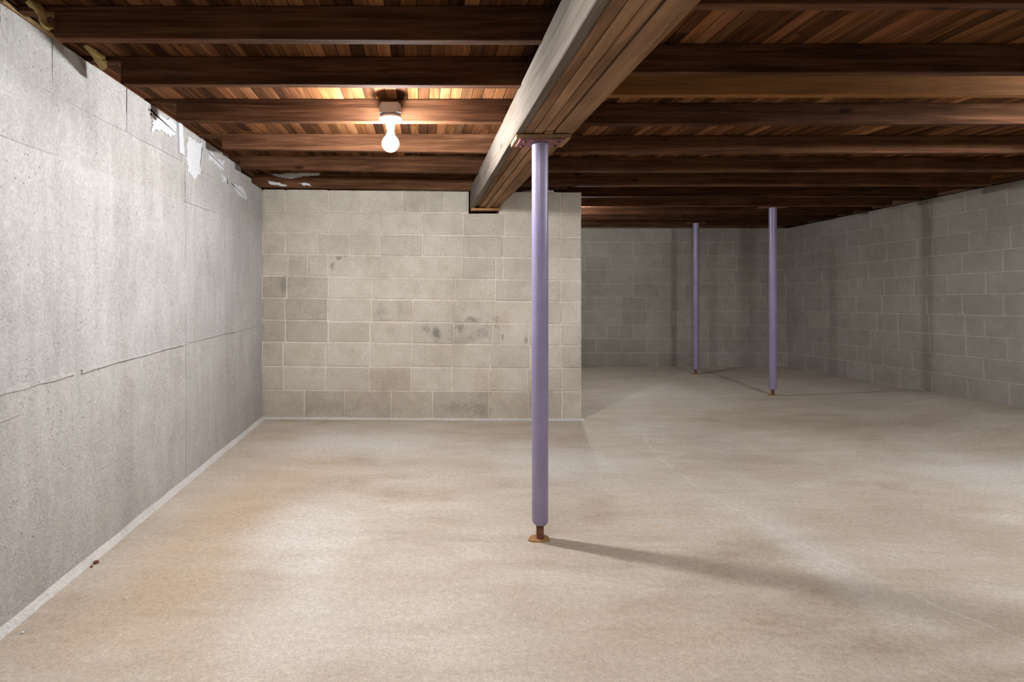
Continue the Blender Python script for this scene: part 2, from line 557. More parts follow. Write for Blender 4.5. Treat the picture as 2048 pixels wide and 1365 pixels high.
# ------------------------------------------------------------------ floor
vs_, fs = [], []
nx_, ny_ = 72, 110
fx0, fx1, fy0, fy1 = LX - 0.1, RX + 0.15, YB - 0.1, YF + 0.1
for i in range(nx_ + 1):
    for j in range(ny_ + 1):
        x = fx0 + (fx1 - fx0) * i / nx_
        y = fy0 + (fy1 - fy0) * j / ny_
        vs_.append((x, y, floor_z(x, y)))
for i in range(nx_):
    for j in range(ny_):
        a = i * (ny_ + 1) + j
        fs.append((a, a + ny_ + 1, a + ny_ + 2, a + 1))
b0 = len(vs_)
vs_ += [(fx0, fy0, -0.12), (fx1, fy0, -0.12), (fx1, fy1, -0.12), (fx0, fy1, -0.12)]
fs.append((b0, b0 + 3, b0 + 2, b0 + 1))
me = bpy.data.meshes.new('floor_shape')
me.from_pydata(vs_, [], fs)
for p in me.polygons:
    p.use_smooth = True
floor = tag(link('floor', me, 'floor'), 'worn beige concrete basement floor with orange and pale stains', None, None, 'structure')

# ------------------------------------------------------------------ left wall: poured concrete with two parged block courses on top
wl = shell('wall_left', LX - 0.25, LX - 0.0065, YB - 0.2, MIDL + 0.1, -0.1, CAMZ + 0.84, 'poured')
tag(wl, 'pale grey concrete wall with two smeared block courses on top', None, None, 'structure')
ZC = CAMZ + 0.512               # top of the poured part
seams_y = [YB, -0.4, 1.1, 3.243, MIDL + 0.02]
for q in range(len(seams_y) - 1):
    g0, g1 = (0.003 if q == 3 else 0.0), (0.003 if q == 2 else 0.0)
    y0, y1 = seams_y[q] + g0, seams_y[q + 1] - g1
    zj = CAMZ - 0.35 + (0.02 if q % 2 else 0.0)
    c = RNG.uniform(0.97, 1.03)
    o = link('concrete_panel', relief_panel(y0, y1, -0.01, zj + 0.001, LX + 0.001, 0.004, seed=q * 3.1), 'poured', wl)
    o.color = (c, c, c * 0.99, 1)
    o = link('concrete_panel', relief_panel(y0, y1, zj - 0.001, ZC - 0.002, LX - 0.002, 0.004, seed=q * 5.7 + 2), 'poured', wl)
    o.color = (c * 1.02, c * 1.02, c * 1.02, 1)
top_of = lambda y: CAMZ + (0.960 if y < 3.84 else 0.945 if y < 4.22 else 0.905 if y < 4.50 else 0.872)
c2 = CAMZ + 0.745
cuts_top = [YB, -1.7, -1.0, -0.35, 0.35, 0.95, 1.55, 2.08, 2.60, 3.185, 3.47, 3.85, 4.23, 4.50, MIDL]
cuts_low = [YB, -1.9, -1.2, -0.6, 0.05, 0.7, 1.3, 1.85, 2.45, 3.235, 3.66, 4.10, 4.45, MIDL]
for cuts, za, zb in ((cuts_top, c2, None), (cuts_low, ZC, c2)):
    for q in range(len(cuts) - 1):
        gp = lambda v: 0.0035 if v in (2.60, 3.185, 3.235) else 0.0008
        y0, y1 = cuts[q] + gp(cuts[q]), cuts[q + 1] - gp(cuts[q + 1])
        zt = top_of((y0 + y1) / 2) if zb is None else zb - 0.0012
        pr = LX - RNG.uniform(0.0, 0.003)
        o = link('concrete_block', relief_panel(y0, y1, za + 0.0012, zt, pr, 0.003, 0.05, seed=q * 1.3 + za), 'poured', wl)
        c = RNG.uniform(0.95, 1.03)
        o.color = (c, c * 0.99, c * 0.975, 1)


def ragged_patch(name, pts, parent, mat='plaster', depth_x=LX, thick=0.006, seed=1, wob=0.012, sub=6):
    """thin smear of plaster on the left wall, outline given as (y, z)"""
    rr = random.Random(seed)
    out = []
    n = len(pts)
    for i in range(n):
        a, b = pts[i], pts[(i + 1) % n]
        for s in range(sub):
            t = s / sub
            out.append((a[0] + (b[0] - a[0]) * t + rr.uniform(-wob, wob), a[1] + (b[1] - a[1]) * t + rr.uniform(-wob, wob)))
    me = prism_mesh(out, 0, depth_x - 0.01, depth_x + thick)
    return link(name, me, mat, parent)


def lw(x, y):                   # a photo pixel carried onto the left wall plane -> (depth, height)
    d = F * (-LX) / (845 - x)
    return (d, CAMZ - (y - 575) * d / F)


for k, pts in enumerate(([(298, 218), (350, 247), (351, 268), (340, 272), (325, 262), (302, 262), (305, 240)],
                         [(374, 275), (402, 288), (403, 300), (400, 345), (388, 362), (376, 345), (372, 320)],
                         [(418, 302), (432, 318), (447, 322), (447, 340), (430, 330), (417, 318)],
                         [(462, 365), (485, 375), (495, 400), (478, 392)],
                         [(445, 350), (452, 356), (455, 368), (446, 362)])):
    ragged_patch('plaster_patch', [lw(*p) for p in pts], wl, seed=k + 4, thick=0.005, wob=0.011, sub=9)
ragged_patch('plaster_strip', [lw(354, 244), (lw(362, 250)), lw(365, 310), lw(356, 306)], wl, seed=31, thick=0.012, wob=0.003)

# smeared cold-joint ridges on the poured part
def ridge(y0, y1, z0, z1, w, seed):
    up, dn = [], []
    n = int((y1 - y0) / 0.04)
    for i in range(n + 1):
        t = i / n
        y = y0 + (y1 - y0) * t
        z = z0 + (z1 - z0) * t + 0.014 * mn.noise(Vector((y * 2.5, seed, 0)))
        ww = w * (0.55 + 0.9 * abs(mn.noise(Vector((y * 6, seed, 3)))))
        up.append((y, z + ww))
        dn.append((y, z - ww * 0.7))
    o = link('mortar_ridge', prism_mesh(up + dn[::-1], 0, LX - 0.012, LX + 0.0055), 'poured', wl)
    o.color = (1.12, 1.12, 1.11, 1)


ridge(1.2, 2.2, CAMZ - 0.362, CAMZ - 0.350, 0.012, 1)
ridge(2.25, 3.21, CAMZ - 0.348, CAMZ - 0.340, 0.010, 2)
ridge(3.28, 4.70, CAMZ - 0.335, CAMZ - 0.330, 0.006, 3)
ridge(1.2, 1.9, CAMZ - 0.47, CAMZ - 0.44, 0.006, 4)

# pale cove where the left wall meets the floor
vs_, fs = [], []
n = 150
for i in range(n + 1):
    y = YB + (MIDL - YB) * i / n
    w = 0.030 + 0.006 * mn.noise(Vector((y * 4, 0, 5))) + 0.004 * mn.noise(Vector((y * 17, 1, 5)))
    h = 0.022 + 0.005 * mn.noise(Vector((y * 5, 3, 5)))
    z = floor_z(LX, y)
    vs_ += [(LX - 0.02, y, z + h), (LX + 0.006, y, z + h), (LX + w * 0.55, y, z + h * 0.55), (LX + w, y, z + 0.002), (LX + w + 0.004, y, z - 0.01), (LX - 0.02, y, z - 0.01)]
for i in range(n):
    for k in range(6):
        a, b = i * 6 + k, i * 6 + (k + 1) % 6
        fs.append((a, b, b + 6, a + 6))
fs += [tuple(range(6))[::-1], tuple(n * 6 + q for q in range(6))]
me = bpy.data.meshes.new('cove_shape')
me.from_pydata(vs_, [], fs)
bm = bmesh.new(); bm.from_mesh(me); bmesh.ops.recalc_face_normals(bm, faces=bm.faces); bm.to_mesh(me); bm.free()
tag(link('trim_1', me, 'cove'), 'pale mortar cove between left concrete wall and floor', None, None, 'structure')


# ------------------------------------------------------------------ middle block wall
def mid_y(x):
    return MIDL + (MIDR - MIDL) * (x - LX) / (MX - LX)


ang = math.atan2(MIDR - MIDL, MX - LX)
outl = [(LX - 0.02, mid_y(LX) + 0.004), (MX - 0.004, mid_y(MX) + 0.004), (MX - 0.004, mid_y(MX) + 0.2), (LX - 0.02, mid_y(LX) + 0.2)]
wm = link('wall_middle', prism_mesh(outl, 2, -0.1, CAMZ + 0.648), 'mortar_mid')
tag(wm, 'tan concrete block wall ending at a free corner', None, None, 'structure')
# core behind the top course, left and right of the beam pocket
for xa, xb in ((LX - 0.02, 0.405), (0.675, MX - 0.004)):
    outl = [(xa, mid_y(xa) + 0.004), (xb, mid_y(xb) + 0.004), (xb, mid_y(xb) + 0.2), (xa, mid_y(xa) + 0.2)]
    link('mortar_bed', prism_mesh(outl, 2, CAMZ + 0.648, CAMZ + (0.855 if xa < 0 else 0.832)), 'mortar_mid', wm)
YL = [378, 422, 466, 508, 552, 596, 640, 684, 733, 781, 838]
YR = [384, 428.5, 475, 518.6, 562.5, 605, 651, 692.6, 738, 784, 842]
ROWS = [[571, 657, 722, 806, 887, 936, -1, 1000, 1073, 1122],
        [615, 700, 762, 845, 926, 1010, 1094, 1123],
        [572, 636, 700, 762, 845, 886, 926, 1004, 1085, 1123],
        [577, 616, 657, 705, 758, 843, 924, 992, 1007, 1085, 1123],
        [574, 657, 745, 830, 911, 991, 1075, 1122],
        [570, 656, 743, 827, 907, 990, 1076, 1122],
        [571, 657, 740, 826, 907, 987, 1002, 1058, 1122],
        [567, 652, 740, 824, 904, 981, 1001, 1060, 1124],
        [568, 652, 739, 822, 904, 979, 1056, 1124],
        [610, 690, 782, 866, 977, 1056, 1124]]
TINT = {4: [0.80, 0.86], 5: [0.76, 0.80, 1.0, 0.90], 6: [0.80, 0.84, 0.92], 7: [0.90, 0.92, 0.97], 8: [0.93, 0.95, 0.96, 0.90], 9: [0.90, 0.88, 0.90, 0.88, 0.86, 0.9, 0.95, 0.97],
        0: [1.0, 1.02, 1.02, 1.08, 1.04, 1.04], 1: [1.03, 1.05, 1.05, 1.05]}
for r, cuts in enumerate(ROWS):
    edges = [526] + cuts + [1163]
    q = -1
    for a, b in zip(edges[:-1], edges[1:]):
        if a == -1 or b == -1:
            continue
        q += 1
        xm = (a + b) / 2
        d = mid_y((xm - 845) * 4.75 / F)
        t = (xm - 526) / (1163 - 526)
        ya, yb = YL[r] + (YR[r] - YL[r]) * t, YL[r + 1] + (YR[r + 1] - YL[r + 1]) * t
        pa, pb = px(a, ya, d), px(b, yb, d)
        gap = 0.0065
        sx, sz = pb.x - pa.x - gap, pa.z - pb.z - gap
        if a == 526:
            pa.x = LX; sx = pb.x - pa.x - gap
        me = box_mesh(round(sx, 2) - 0.001, 0.09, round(sz, 2) - 0.003, 0.006, 0.0022, q % 4, 'mid')
        cx = (pa.x + pb.x) / 2
        o = link('concrete_block', me, 'block_mid', wm,
                 (cx, mid_y(cx) + 0.045 - RNG.uniform(0, 0.003), (pa.z + pb.z) / 2), (0, 0.008, ang))
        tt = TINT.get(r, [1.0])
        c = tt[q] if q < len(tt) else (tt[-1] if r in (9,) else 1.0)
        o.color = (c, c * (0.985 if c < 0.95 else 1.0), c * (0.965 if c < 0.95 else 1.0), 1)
# thin mortar fillet at its foot
vs_, fs = [], []
n = 60
for i in range(n + 1):
    x = LX + (MX + 0.02 - LX) * i / n
    w = 0.022 + 0.010 * mn.noise(Vector((x * 6, 0, 9)))
    y = mid_y(x)
    z = floor_z(x, y)
    vs_ += [(x, y + 0.02, z + 0.015), (x, y - 0.002, z + 0.015 + 0.004 * mn.noise(Vector((x * 8, 4, 9)))), (x, y - w, z + 0.002), (x, y - w - 0.004, z - 0.01), (x, y + 0.02, z - 0.01)]
for i in range(n):
    for k in range(5):
        a, b = i * 5 + k, i * 5 + (k + 1) % 5
        fs.append((a, b, b + 5, a + 5))
fs += [tuple(range(5))[::-1], tuple(n * 5 + q for q in range(5))]
me = bpy.data.meshes.new('fillet_shape')
me.from_pydata(vs_, [], fs)
bm = bmesh.new(); bm.from_mesh(me); bmesh.ops.recalc_face_normals(bm, faces=bm.faces); bm.to_mesh(me); bm.free()
tag(link('trim_2', me, 'cove'), 'thin pale mortar line at foot of middle block wall', None, None, 'structure')


# ------------------------------------------------------------------ far wall, right wall, return wall, wall behind the camera
def course_walls():
    H = 0.2032
    nrow = 10
    wb = shell('wall_back', MX - 0.3, RX + 0.2, YF + 0.003, YF + 0.25, -0.1, nrow * H, 'mortar_far')
    tag(wb, 'dim grey block wall at the far end of the basement', None, None, 'structure')
    L = 0.372
    for r in range(nrow):
        x = MX - 0.15 + (0.5 * L if r % 2 else 0) + RNG.uniform(-0.03, 0.03) - L
        while x < RX:
            w = L if RNG.random() > 0.08 else L * 0.5
            x0, x1 = max(x, MX - 0.2), min(x + w, RX)
            if x1 - x0 > 0.02:
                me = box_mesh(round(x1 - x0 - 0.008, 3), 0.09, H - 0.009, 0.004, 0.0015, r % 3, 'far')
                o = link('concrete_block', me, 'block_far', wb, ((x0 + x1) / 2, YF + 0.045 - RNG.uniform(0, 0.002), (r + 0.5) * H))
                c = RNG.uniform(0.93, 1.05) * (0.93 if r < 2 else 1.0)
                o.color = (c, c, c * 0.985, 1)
            x += w
    # right wall; its courses climb slightly towards the camera
    outl = [(YB - 0.1, -0.1), (YF + 0.2, -0.1), (YF + 0.2, nrow * H), (YF, nrow * H), (4.0, nrow * H + rise(4.0)), (YB - 0.1, nrow * H + rise(4.0))]
    wr = link('wall_right', prism_mesh(outl, 0, RX + 0.003, RX + 0.25), 'mortar_far')
    tag(wr, 'long grey block wall with pale joints beyond the lilac posts', None, None, 'structure')
    L = 0.375
    for r in range(nrow):
        y = YF + (0.5 * L if r % 2 else 0) + RNG.uniform(-0.04, 0.04)
        while y > 1.6:
            w = L if RNG.random() > 0.10 else L * RNG.choice((0.5, 0.55, 0.75))
            y0, y1 = max(y - w, 1.6), min(y, YF)
            if y1 - y0 > 0.02:
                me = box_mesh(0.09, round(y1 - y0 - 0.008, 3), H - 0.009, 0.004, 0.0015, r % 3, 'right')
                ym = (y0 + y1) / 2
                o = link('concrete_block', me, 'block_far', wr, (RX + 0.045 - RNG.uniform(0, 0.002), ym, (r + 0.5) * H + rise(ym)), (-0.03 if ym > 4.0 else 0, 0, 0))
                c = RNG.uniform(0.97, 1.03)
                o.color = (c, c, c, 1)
            y -= w
    wreturn = slab('wall_return', MX - 0.2, MX - 0.002, MIDR + 0.205, YF - 0.002, -0.1, 2.03, 'block_far')
    tag(wreturn, 'block wall running back from the free corner of the middle wall', None, None, 'structure')
    wf = slab('wall_front', LX - 0.05, RX + 0.05, YB - 0.2, YB, -0.1, 2.18, 'block_far')
    tag(wf, 'plain grey block wall behind the viewpoint', None, None, 'structure')


course_walls()

# ------------------------------------------------------------------ ceiling: strips of subfloor
ceil = shell('ceiling', LX - 0.3, RX + 0.3, YB - 0.2, YF + 0.3, SUB + 0.022, SUB + 0.05, 'rim')
tag(ceil, 'wooden strip subfloor seen between the joists overhead', None, None, 'structure')
PW = 0.0555
x = LX - 0.10
k = 0
while x < RX + 0.1:
    cut = RNG.uniform(1.2, 5.6)
    for y0, y1 in ((YB - 0.1, cut - 0.001), (cut + 0.001, YF + 0.15)):
        ln = round(y1 - y0, 1)
        me = box_mesh(PW - 0.002, ln, 0.02, 0.0015, 0, 0, 'plank')
        o = link('plank', me, 'plank', ceil, (x + PW / 2, (y0 + y1) / 2, SUB + 0.011 + RNG.uniform(-0.001, 0.001)))
        c = RNG.choice((0.55, 0.75, 0.85, 1.0, 1.0, 1.1, 1.25, 1.4))
        o.color = (c, c * RNG.uniform(0.90, 1.0), c * RNG.uniform(0.80, 1.0), 1)
    x += PW
    k += 1


# ------------------------------------------------------------------ main beam, built up of plies
beam = empty('main_beam', (0.55, 1.0, CAMZ + 0.70))
tag(beam, 'built-up timber main beam with pale side face carried by the nearest lilac post', 'beam', None, 'thing')
BT = JB - 0.002


def ply(x0, x1, y0, y1, zb, mat, col=1.0, name='beam_ply', zb2=None):
    me = bpy.data.meshes.new('ply_shape')
    n = max(2, int((y1 - y0) / 0.2))
    vs_, fs = [], []
    zb2 = zb if zb2 is None else zb2
    for i in range(n + 1):
        t = i / n
        y = y0 + (y1 - y0) * t
        z = zb + (zb2 - zb) * t + 0.0025 * mn.noise(Vector((x0 * 31, y * 2.7, 1)))
        dx = 0.0012 * mn.noise(Vector((x0 * 17, y * 3.1, 4)))
        c = 0.003
        for u, w in ((x0, BT), (x0 + dx, z + c), (x0 + c + dx, z), (x1 - c + dx, z), (x1 + dx, z + c), (x1, BT)):
            vs_.append((u - beam.location.x, y - beam.location.y, w - beam.location.z))
    for i in range(n):
        for q in range(6):
            a, b = i * 6 + q, i * 6 + (q + 1) % 6
            fs.append((a, b, b + 6, a + 6))
    fs += [tuple(range(6))[::-1], tuple(n * 6 + q for q in range(6))]
    me.from_pydata(vs_, [], fs)
    bm = bmesh.new(); bm.from_mesh(me); bmesh.ops.recalc_face_normals(bm, faces=bm.faces); bm.to_mesh(me); bm.free()
    o = link(name, me, mat, beam)
    o.color = (col, col * 0.97, col * 0.94, 1)
    return o


ZB = CAMZ + 0.695
YE = 4.85
SP = 2.51
ply(0.420, 0.4555, YB, YE, ZB, 'beam_pale', 0.95)
ply(0.4580, 0.4985, YB, SP, ZB + 0.002, 'beam', 0.85)
ply(0.4580, 0.4985, SP + 0.003, YE, ZB + 0.012, 'beam', 0.8)
ply(0.5005, 0.5425, YB, SP + 0.9, ZB + 0.000, 'beam', 1.0)
ply(0.5005, 0.5425, SP + 0.903, YE, ZB + 0.006, 'beam', 1.05)
ply(0.5480, 0.5880, YB, SP - 0.1, ZB + 0.004, 'beam', 1.12)
ply(0.5480, 0.5880, SP - 0.097, YE, ZB - 0.003, 'beam', 1.25)
ply(0.5960, 0.6790, YB, SP, ZB + 0.002, 'beam', 0.78)
ply(0.5960, 0.6790, SP + 0.003, YE, ZB + 0.005, 'beam', 0.85)
pad = slab('bearing_pad', 0.425, 0.672, 4.70, 4.80, CAMZ + 0.672, ZB - 0.001, 'beam', None, 0.003)
tag(pad, 'small wooden pad under the beam end on the middle block wall', 'wood pad')
pad.color = (1.2, 1.0, 0.8, 1)


# ------------------------------------------------------------------ joists
def joist(xa, xb, y, zb_a, zb_b, thick, wall_side=None, xnotch=None, ztail=None, mat='joist', label='', group='', col=1.0):
    """xa..xb at depth y (camera-side face); end over a wall notched above the masonry"""
    o0 = Vector(((xa + xb) / 2, y + thick / 2, JB))
    n = 14
    lo = []
    for i in range(n + 1):
        t = i / n
        x = xa + (xb - xa) * t
        z = zb_a + (zb_b - zb_a) * t + 0.0022 * mn.noise(Vector((x * 1.9, y * 5, 3)))
        lo.append((x, z))
    zt = SUB - 0.0005
    out = list(lo)
    if wall_side == 'left':
        out = [(xnotch, zt), (xnotch, zb_a)] + [p for p in lo if p[0] > xnotch + 0.02] + [(xb, zt)]
        if ztail is not None and zt - ztail > 0.008:
            out = [(LX - 0.08, zt), (LX - 0.08, ztail), (xnotch, ztail)] + out[1:]
    elif wall_side == 'right':
        out = [(xa, zt)] + [p for p in lo if p[0] < xnotch - 0.02] + [(xnotch, zb_b), (xnotch, zt)]
        if ztail is not None and zt - ztail > 0.008:
            out = out[:-1] + [(xnotch, ztail), (RX + 0.08, ztail), (RX + 0.08, zt)]
    else:
        out = [(xa, zt)] + lo + [(xb, zt)]
    out = [(u - o0.x, w - o0.z) for u, w in out]
    me = prism_mesh(out, 1, -thick / 2, thick / 2, 0.0025)
    o = link('ceiling_joist', me, mat, None, o0)
    tag(o, label, 'joist', group)
    o.color = (col, col, col, 1)
    return o


GL, GR = 'joists over the left bay', 'joists over the right bay'
LJ = [  # depth, px y left, px y right, label
    (-0.9, None, None, ''), (-0.2, None, None, ''), (0.45, None, None, ''), (1.10, None, None, ''),
    (1.885, 75.5, 80.5, 'dark joist left of the beam, nearest the top edge of the view'),
    (2.300, 167.5, 171, 'second dark joist left of the beam, just in front of the bulb'),
    (2.820, 242, 244.5, 'joist that carries the grey lamp box and bulb'),
    (3.460, 297, 306, 'first joist behind the bare bulb, lit reddish brown'),
    (4.035, 337, 348, 'second joist behind the bare bulb, left of the beam'),
    (4.660, 374, 382, 'joist resting along the middle block wall, with white smears')]
for i, (y, pl, pr, lab) in enumerate(LJ):
    if pl is None:
        za = zb = JB
        if y < 1.5:
            lab = 'joist left of the beam overhead, outside the view, number %s from the rear wall' % ('one two three four'.split()[i])
    else:
        za, zb = CAMZ + (575 - pl) * y / F, CAMZ + (575 - pr) * y / F
        zb = max(zb, JB - 0.035)
    xn = -1.42 * 0.87 / (0.96 if y < 3.5 else 0.945 if y < 3.9 else 0.905 if y < 4.3 else 0.872)
    o = joist(LX - 0.08, 0.548, y, za, zb, 0.040, 'left', max(xn, LX + 0.004), top_of(y) + 0.004, 'joist', lab, GL, (1.0, 1.0, 1.0, 1.0, 0.95, 0.95, 1.1, 1.15, 1.1, 1.0)[i])
    if i == 9:
        smear_joist = o
# white smears on the joist that lies on the middle wall
def smear(pts, seed):
    rr = random.Random(seed)
    out = []
    for i in range(len(pts)):
        a, b = pts[i], pts[(i + 1) % len(pts)]
        for s in range(5):
            t = s / 5
            p = px(a[0] + (b[0] - a[0]) * t + rr.uniform(-2.0, 2.0), a[1] + (b[1] - a[1]) * t + rr.uniform(-1.2, 1.2), 4.66)
            out.append((p.x - smear_joist.location.x, p.z - smear_joist.location.z))
    me = prism_mesh(out, 1, -0.0245, -0.018)
    return link('plaster_smear', me, 'plaster', smear_joist)


smear([(536, 361), (541, 370), (575, 373), (572, 369), (549, 365)], 3)
smear([(540, 347), (560, 356), (588, 357), (612, 352), (640, 350), (640, 346), (600, 346), (560, 348)], 5)
smear([(596, 366), (606, 371), (625, 372), (618, 367)], 8)

words = 'first second third fourth fifth sixth seventh eighth ninth tenth eleventh twelfth'.split()
RJ = [(-0.9, 0), (-0.2, 0), (0.45, 0), (1.10, 0),
      (1.66, 1), (2.18, 1), (2.435, 2), (2.88, 1), (3.50, 1), (4.07, 1), (4.63, 1), (5.20, 1), (5.80, 1), (6.45, 1), (6.98, 1), (7.54, 1)]
nv = 0
for i, (y, mode) in enumerate(RJ):
    hw = lambda yy: 0.868 + rise(yy)
    yp = y
    for _ in range(40):
        yp = hw(yp) * y / 0.870
    xe = min(RX * y / max(yp, 0.1), RX - 0.004)
    if y < 2.5:
        xe = RX - 0.25
    xs = 0.552 if y < 4.8 else MX - 0.12
    if mode == 0:
        lab = 'joist right of the beam overhead, outside the view, number %s from the rear wall' % ('one two three four'.split()[i])
    elif mode == 2:
        lab = 'orange-brown sistered joist right of the beam, the brightest one'
    else:
        lab = '%s dark joist right of the beam, counted from the top of the view' % words[nv]
        nv += 1
    jz = JB + (RNG.uniform(-0.002, 0.003) if mode else 0)
    joist(xs, RX + 0.08, y, jz, jz, 0.042, 'right', xe, CAMZ + hw(y) + 0.004, 'joist_new' if mode == 2 else 'joist', lab, GR, 0.9 if mode != 2 else 1.0)

# rim boards standing on the walls between the joist ends
ys = [q[0] for q in LJ]
nb = 0
for a, b in zip(ys[:-1], ys[1:]):
    if a < 1.0:
        continue
    y0, y1 = a + 0.045, b - 0.004
    zt = max(top_of(y0), top_of(y1 - 0.02))
    lab = ['rim board above the left wall at the top corner of the view', 'rim board on the left wall behind the first yellow foam scrap', 'rim board on the left wall between second joist and lamp joist',
           'rim board on the left wall just behind the lamp joist', 'rim board on the left wall above the white plaster smears', 'rim board on the left wall in the far corner'][nb]
    o = slab('rim_board', LX - 0.075, LX - 0.030, y0, y1, zt + 0.002, SUB - 0.001, 'rim', None, 0.002)
    tag(o, lab, 'rim board', 'rim boards on the left wall')
    nb += 1
o = slab('rim_board', LX - 0.075, LX - 0.03, YB, ys[3] - 0.005, CAMZ + 0.962, SUB - 0.001, 'rim', None, 0.002)
tag(o, 'long rim board on the left wall beside the viewpoint', 'rim board', 'rim boards on the left wall')
for q, (a, b) in enumerate(zip(RJ[8:-1], RJ[9:])):
    y0, y1 = a[0] + 0.046, b[0] - 0.004
    zt = CAMZ + 0.868 + rise(y0) + 0.004
    o = slab('rim_board', RX + 0.02, RX + 0.06, y0, y1, zt, SUB - 0.001, 'rim', None, 0.002)
    tag(o, '%s short rim board on the right block wall, counted from the view edge' % words[q], 'rim board', 'rim boards on the right wall')
o = slab('rim_board', RX + 0.02, RX + 0.06, YB, RJ[8][0] - 0.004, CAMZ + 0.99, SUB - 0.001, 'rim', None, 0.002)
tag(o, 'long rim board on the right block wall beyond the view edge', 'rim board', 'rim boards on the right wall')
o = slab('rim_board', MX - 0.1, RX + 0.01, YF + 0.03, YF + 0.07, 2.036, SUB - 0.001, 'rim', None, 0.002)
tag(o, 'dark rim board lying along the top of the far block wall', 'rim board', 'rim boards on the far wall')
o = slab('rim_board', LX, MX - 0.1, 4.83, 4.87, CAMZ + 0.874, SUB - 0.001, 'rim', None, 0.002)
tag(o, 'dark rim board standing on the middle block wall behind its joist', 'rim board', 'rim boards on the middle wall')

# thin tan sill strip along the wall top at the upper left
sill = slab('sill_strip', LX - 0.026, LX + 0.004, 1.3, 2.13, CAMZ + 0.962, CAMZ + 0.976, 'pine', None, 0.002)
tag(sill, 'thin tan wooden sill strip lying on the left wall top', 'sill strip')


# ------------------------------------------------------------------ yellow foam scraps
def foam(points, radius, name, label, seed):
    """lumpy strand of insulation through a list of points"""
    bm = bmesh.new()
    seg, ring = [], 10
    rings = []
    m = len(points)
    steps = 6
    for i in range((m - 1) * steps + 1):
        t = i / steps
        q = min(int(t), m - 2)
        f = t - q
        c = points[q].lerp(points[q + 1], f)
        r = radius[q] * (1 - f) + radius[q + 1] * f
        rg = []
        for a in range(ring):
            th = 2 * math.pi * a / ring
            rr = r * (1 + 0.45 * mn.noise(Vector((th * 1.3 + seed, t * 2.4, seed))))
            rg.append(bm.verts.new(c + Vector((rr * math.cos(th), rr * 0.8 * math.sin(th), 0.35 * rr * math.sin(th * 2)))))
        rings.append(rg)
    for a, b in zip(rings[:-1], rings[1:]):
        for k in range(ring):
            bm.faces.new((a[k], a[(k + 1) % ring], b[(k + 1) % ring], b[k]))
    bm.faces.new(rings[0][::-1])
    bm.faces.new(rings[-1])
    bmesh.ops.recalc_face_normals(bm, faces=bm.faces)
    base = points[-1].copy()
    for v in bm.verts:
        v.co -= base
    me = bpy.data.meshes.new('foam_shape')
    bm.to_mesh(me)
    bm.free()
    for p in me.polygons:
        p.use_smooth = True
    o = link(name, me, 'foam', None, base)
    return tag(o, label, 'insulation', 'yellow insulation scraps on the left wall')


foam([px(45, -8, 1.86), px(68, 8, 1.87), px(84, 28, 1.87), px(86, 44, 1.87), px(97, 56, 1.87)], [0.022, 0.022, 0.014, 0.014, 0.016],
     'foam_scrap', 'yellow foam scrap hanging beside the nearest left joist, in the top corner', 3)
foam([px(168, 88, 2.20), px(182, 100, 2.22), px(196, 114, 2.24), px(203, 126, 2.26), px(206, 138, 2.27)], [0.014, 0.018, 0.024, 0.022, 0.014],
     'foam_scrap', 'smaller yellow foam scrap beside the second left joist', 9)


# ------------------------------------------------------------------ lamps: bare bulb in a porcelain holder under a box
BOX = box_mesh(0.104, 0.100, 0.062, 0.008, 0, 0, 'lampbox', 2)
PLATE = lathe_mesh([(0, 0.016), (0.050, 0.016), (0.0575, 0.010), (0.0575, 0.003), (0.050, -0.003), (0.033, -0.010), (0.028, -0.018), (0, -0.018)], 36)
SOCK = lathe_mesh([(0, 0.006), (0.023, 0.006), (0.023, -0.022), (0.020, -0.030), (0, -0.030)], 24)
NECK = lathe_mesh([(0, 0.0), (0.0155, 0.0), (0.0155, -0.010), (0.017, -0.018), (0, -0.018)], 20)
prof = [(0.0165, 0.0)]
RB = 0.043
for i in range(1, 11):
    a = math.radians(22 + (180 - 22) * i / 10)
    prof.append((max(RB * math.sin(a), 0), -0.022 - RB + RB * math.cos(a) - 0.0 + 0.0))
prof = [(0.0, -0.022)] + prof[1:]
GLASS = lathe_mesh(prof, 16)
COLLAR = lathe_mesh([(0, 0.004), (0.0165, 0.004), (0.0190, -0.008), (0.0235, -0.0245), (0, -0.0245)], 24)
SCREW = lathe_mesh([(0, 0.002), (0.004, 0.002), (0.004, -0.002), (0, -0.002)], 10)


def lathe_x(r, ln):
    me = lathe_mesh([(0, -ln / 2), (r, -ln / 2), (r, ln / 2), (0, ln / 2)], 8)
    me.transform(Matrix.Rotation(math.pi / 2, 4, 'Y'))
    return me


def lamp(loc, mat, label, group='bare bulb lamps under the joists', boxed=True):
    root = empty('ceiling_lamp', loc)           # loc = centre of the porcelain plate
    tag(root, label, 'lamp', group)
    if boxed:
        link('junction_box', BOX, 'box', root, (0, 0, 0.047))
    pl = link('lampholder', PLATE, 'porcelain', root, (0, 0, 0))
    for s in (-1, 1):
        link('screw', SCREW, 'brass', pl, (s * 0.042, 0, -0.0045))
    link('socket', SOCK, 'box_dark', root, (0, 0, -0.018))
    gl = link('bulb', None or GLASS.copy(), None, root, (0, 0, -0.056))
    gl.data.materials.clear()
    gl.data.materials.append(MAT[mat])
    link('bulb_collar', COLLAR, 'collar', gl)
    link('bulb_cap', NECK, 'brass', root, (0, 0, -0.040))
    return root


LD = 2.765
p = px(781, 240, LD)
lamp((p.x, LD, p.z), 'bulb', 'glowing bare bulb in white porcelain holder under a grey box')
lamp((3.4, 2.325, SUB - 0.0165), 'bulb_right', 'bare bulb lamp between joists beyond the picture edge', boxed=False)
lamp((1.64, 5.95, JB + 0.02), 'bulb_rear', 'bare bulb lamp hidden behind the middle block wall')


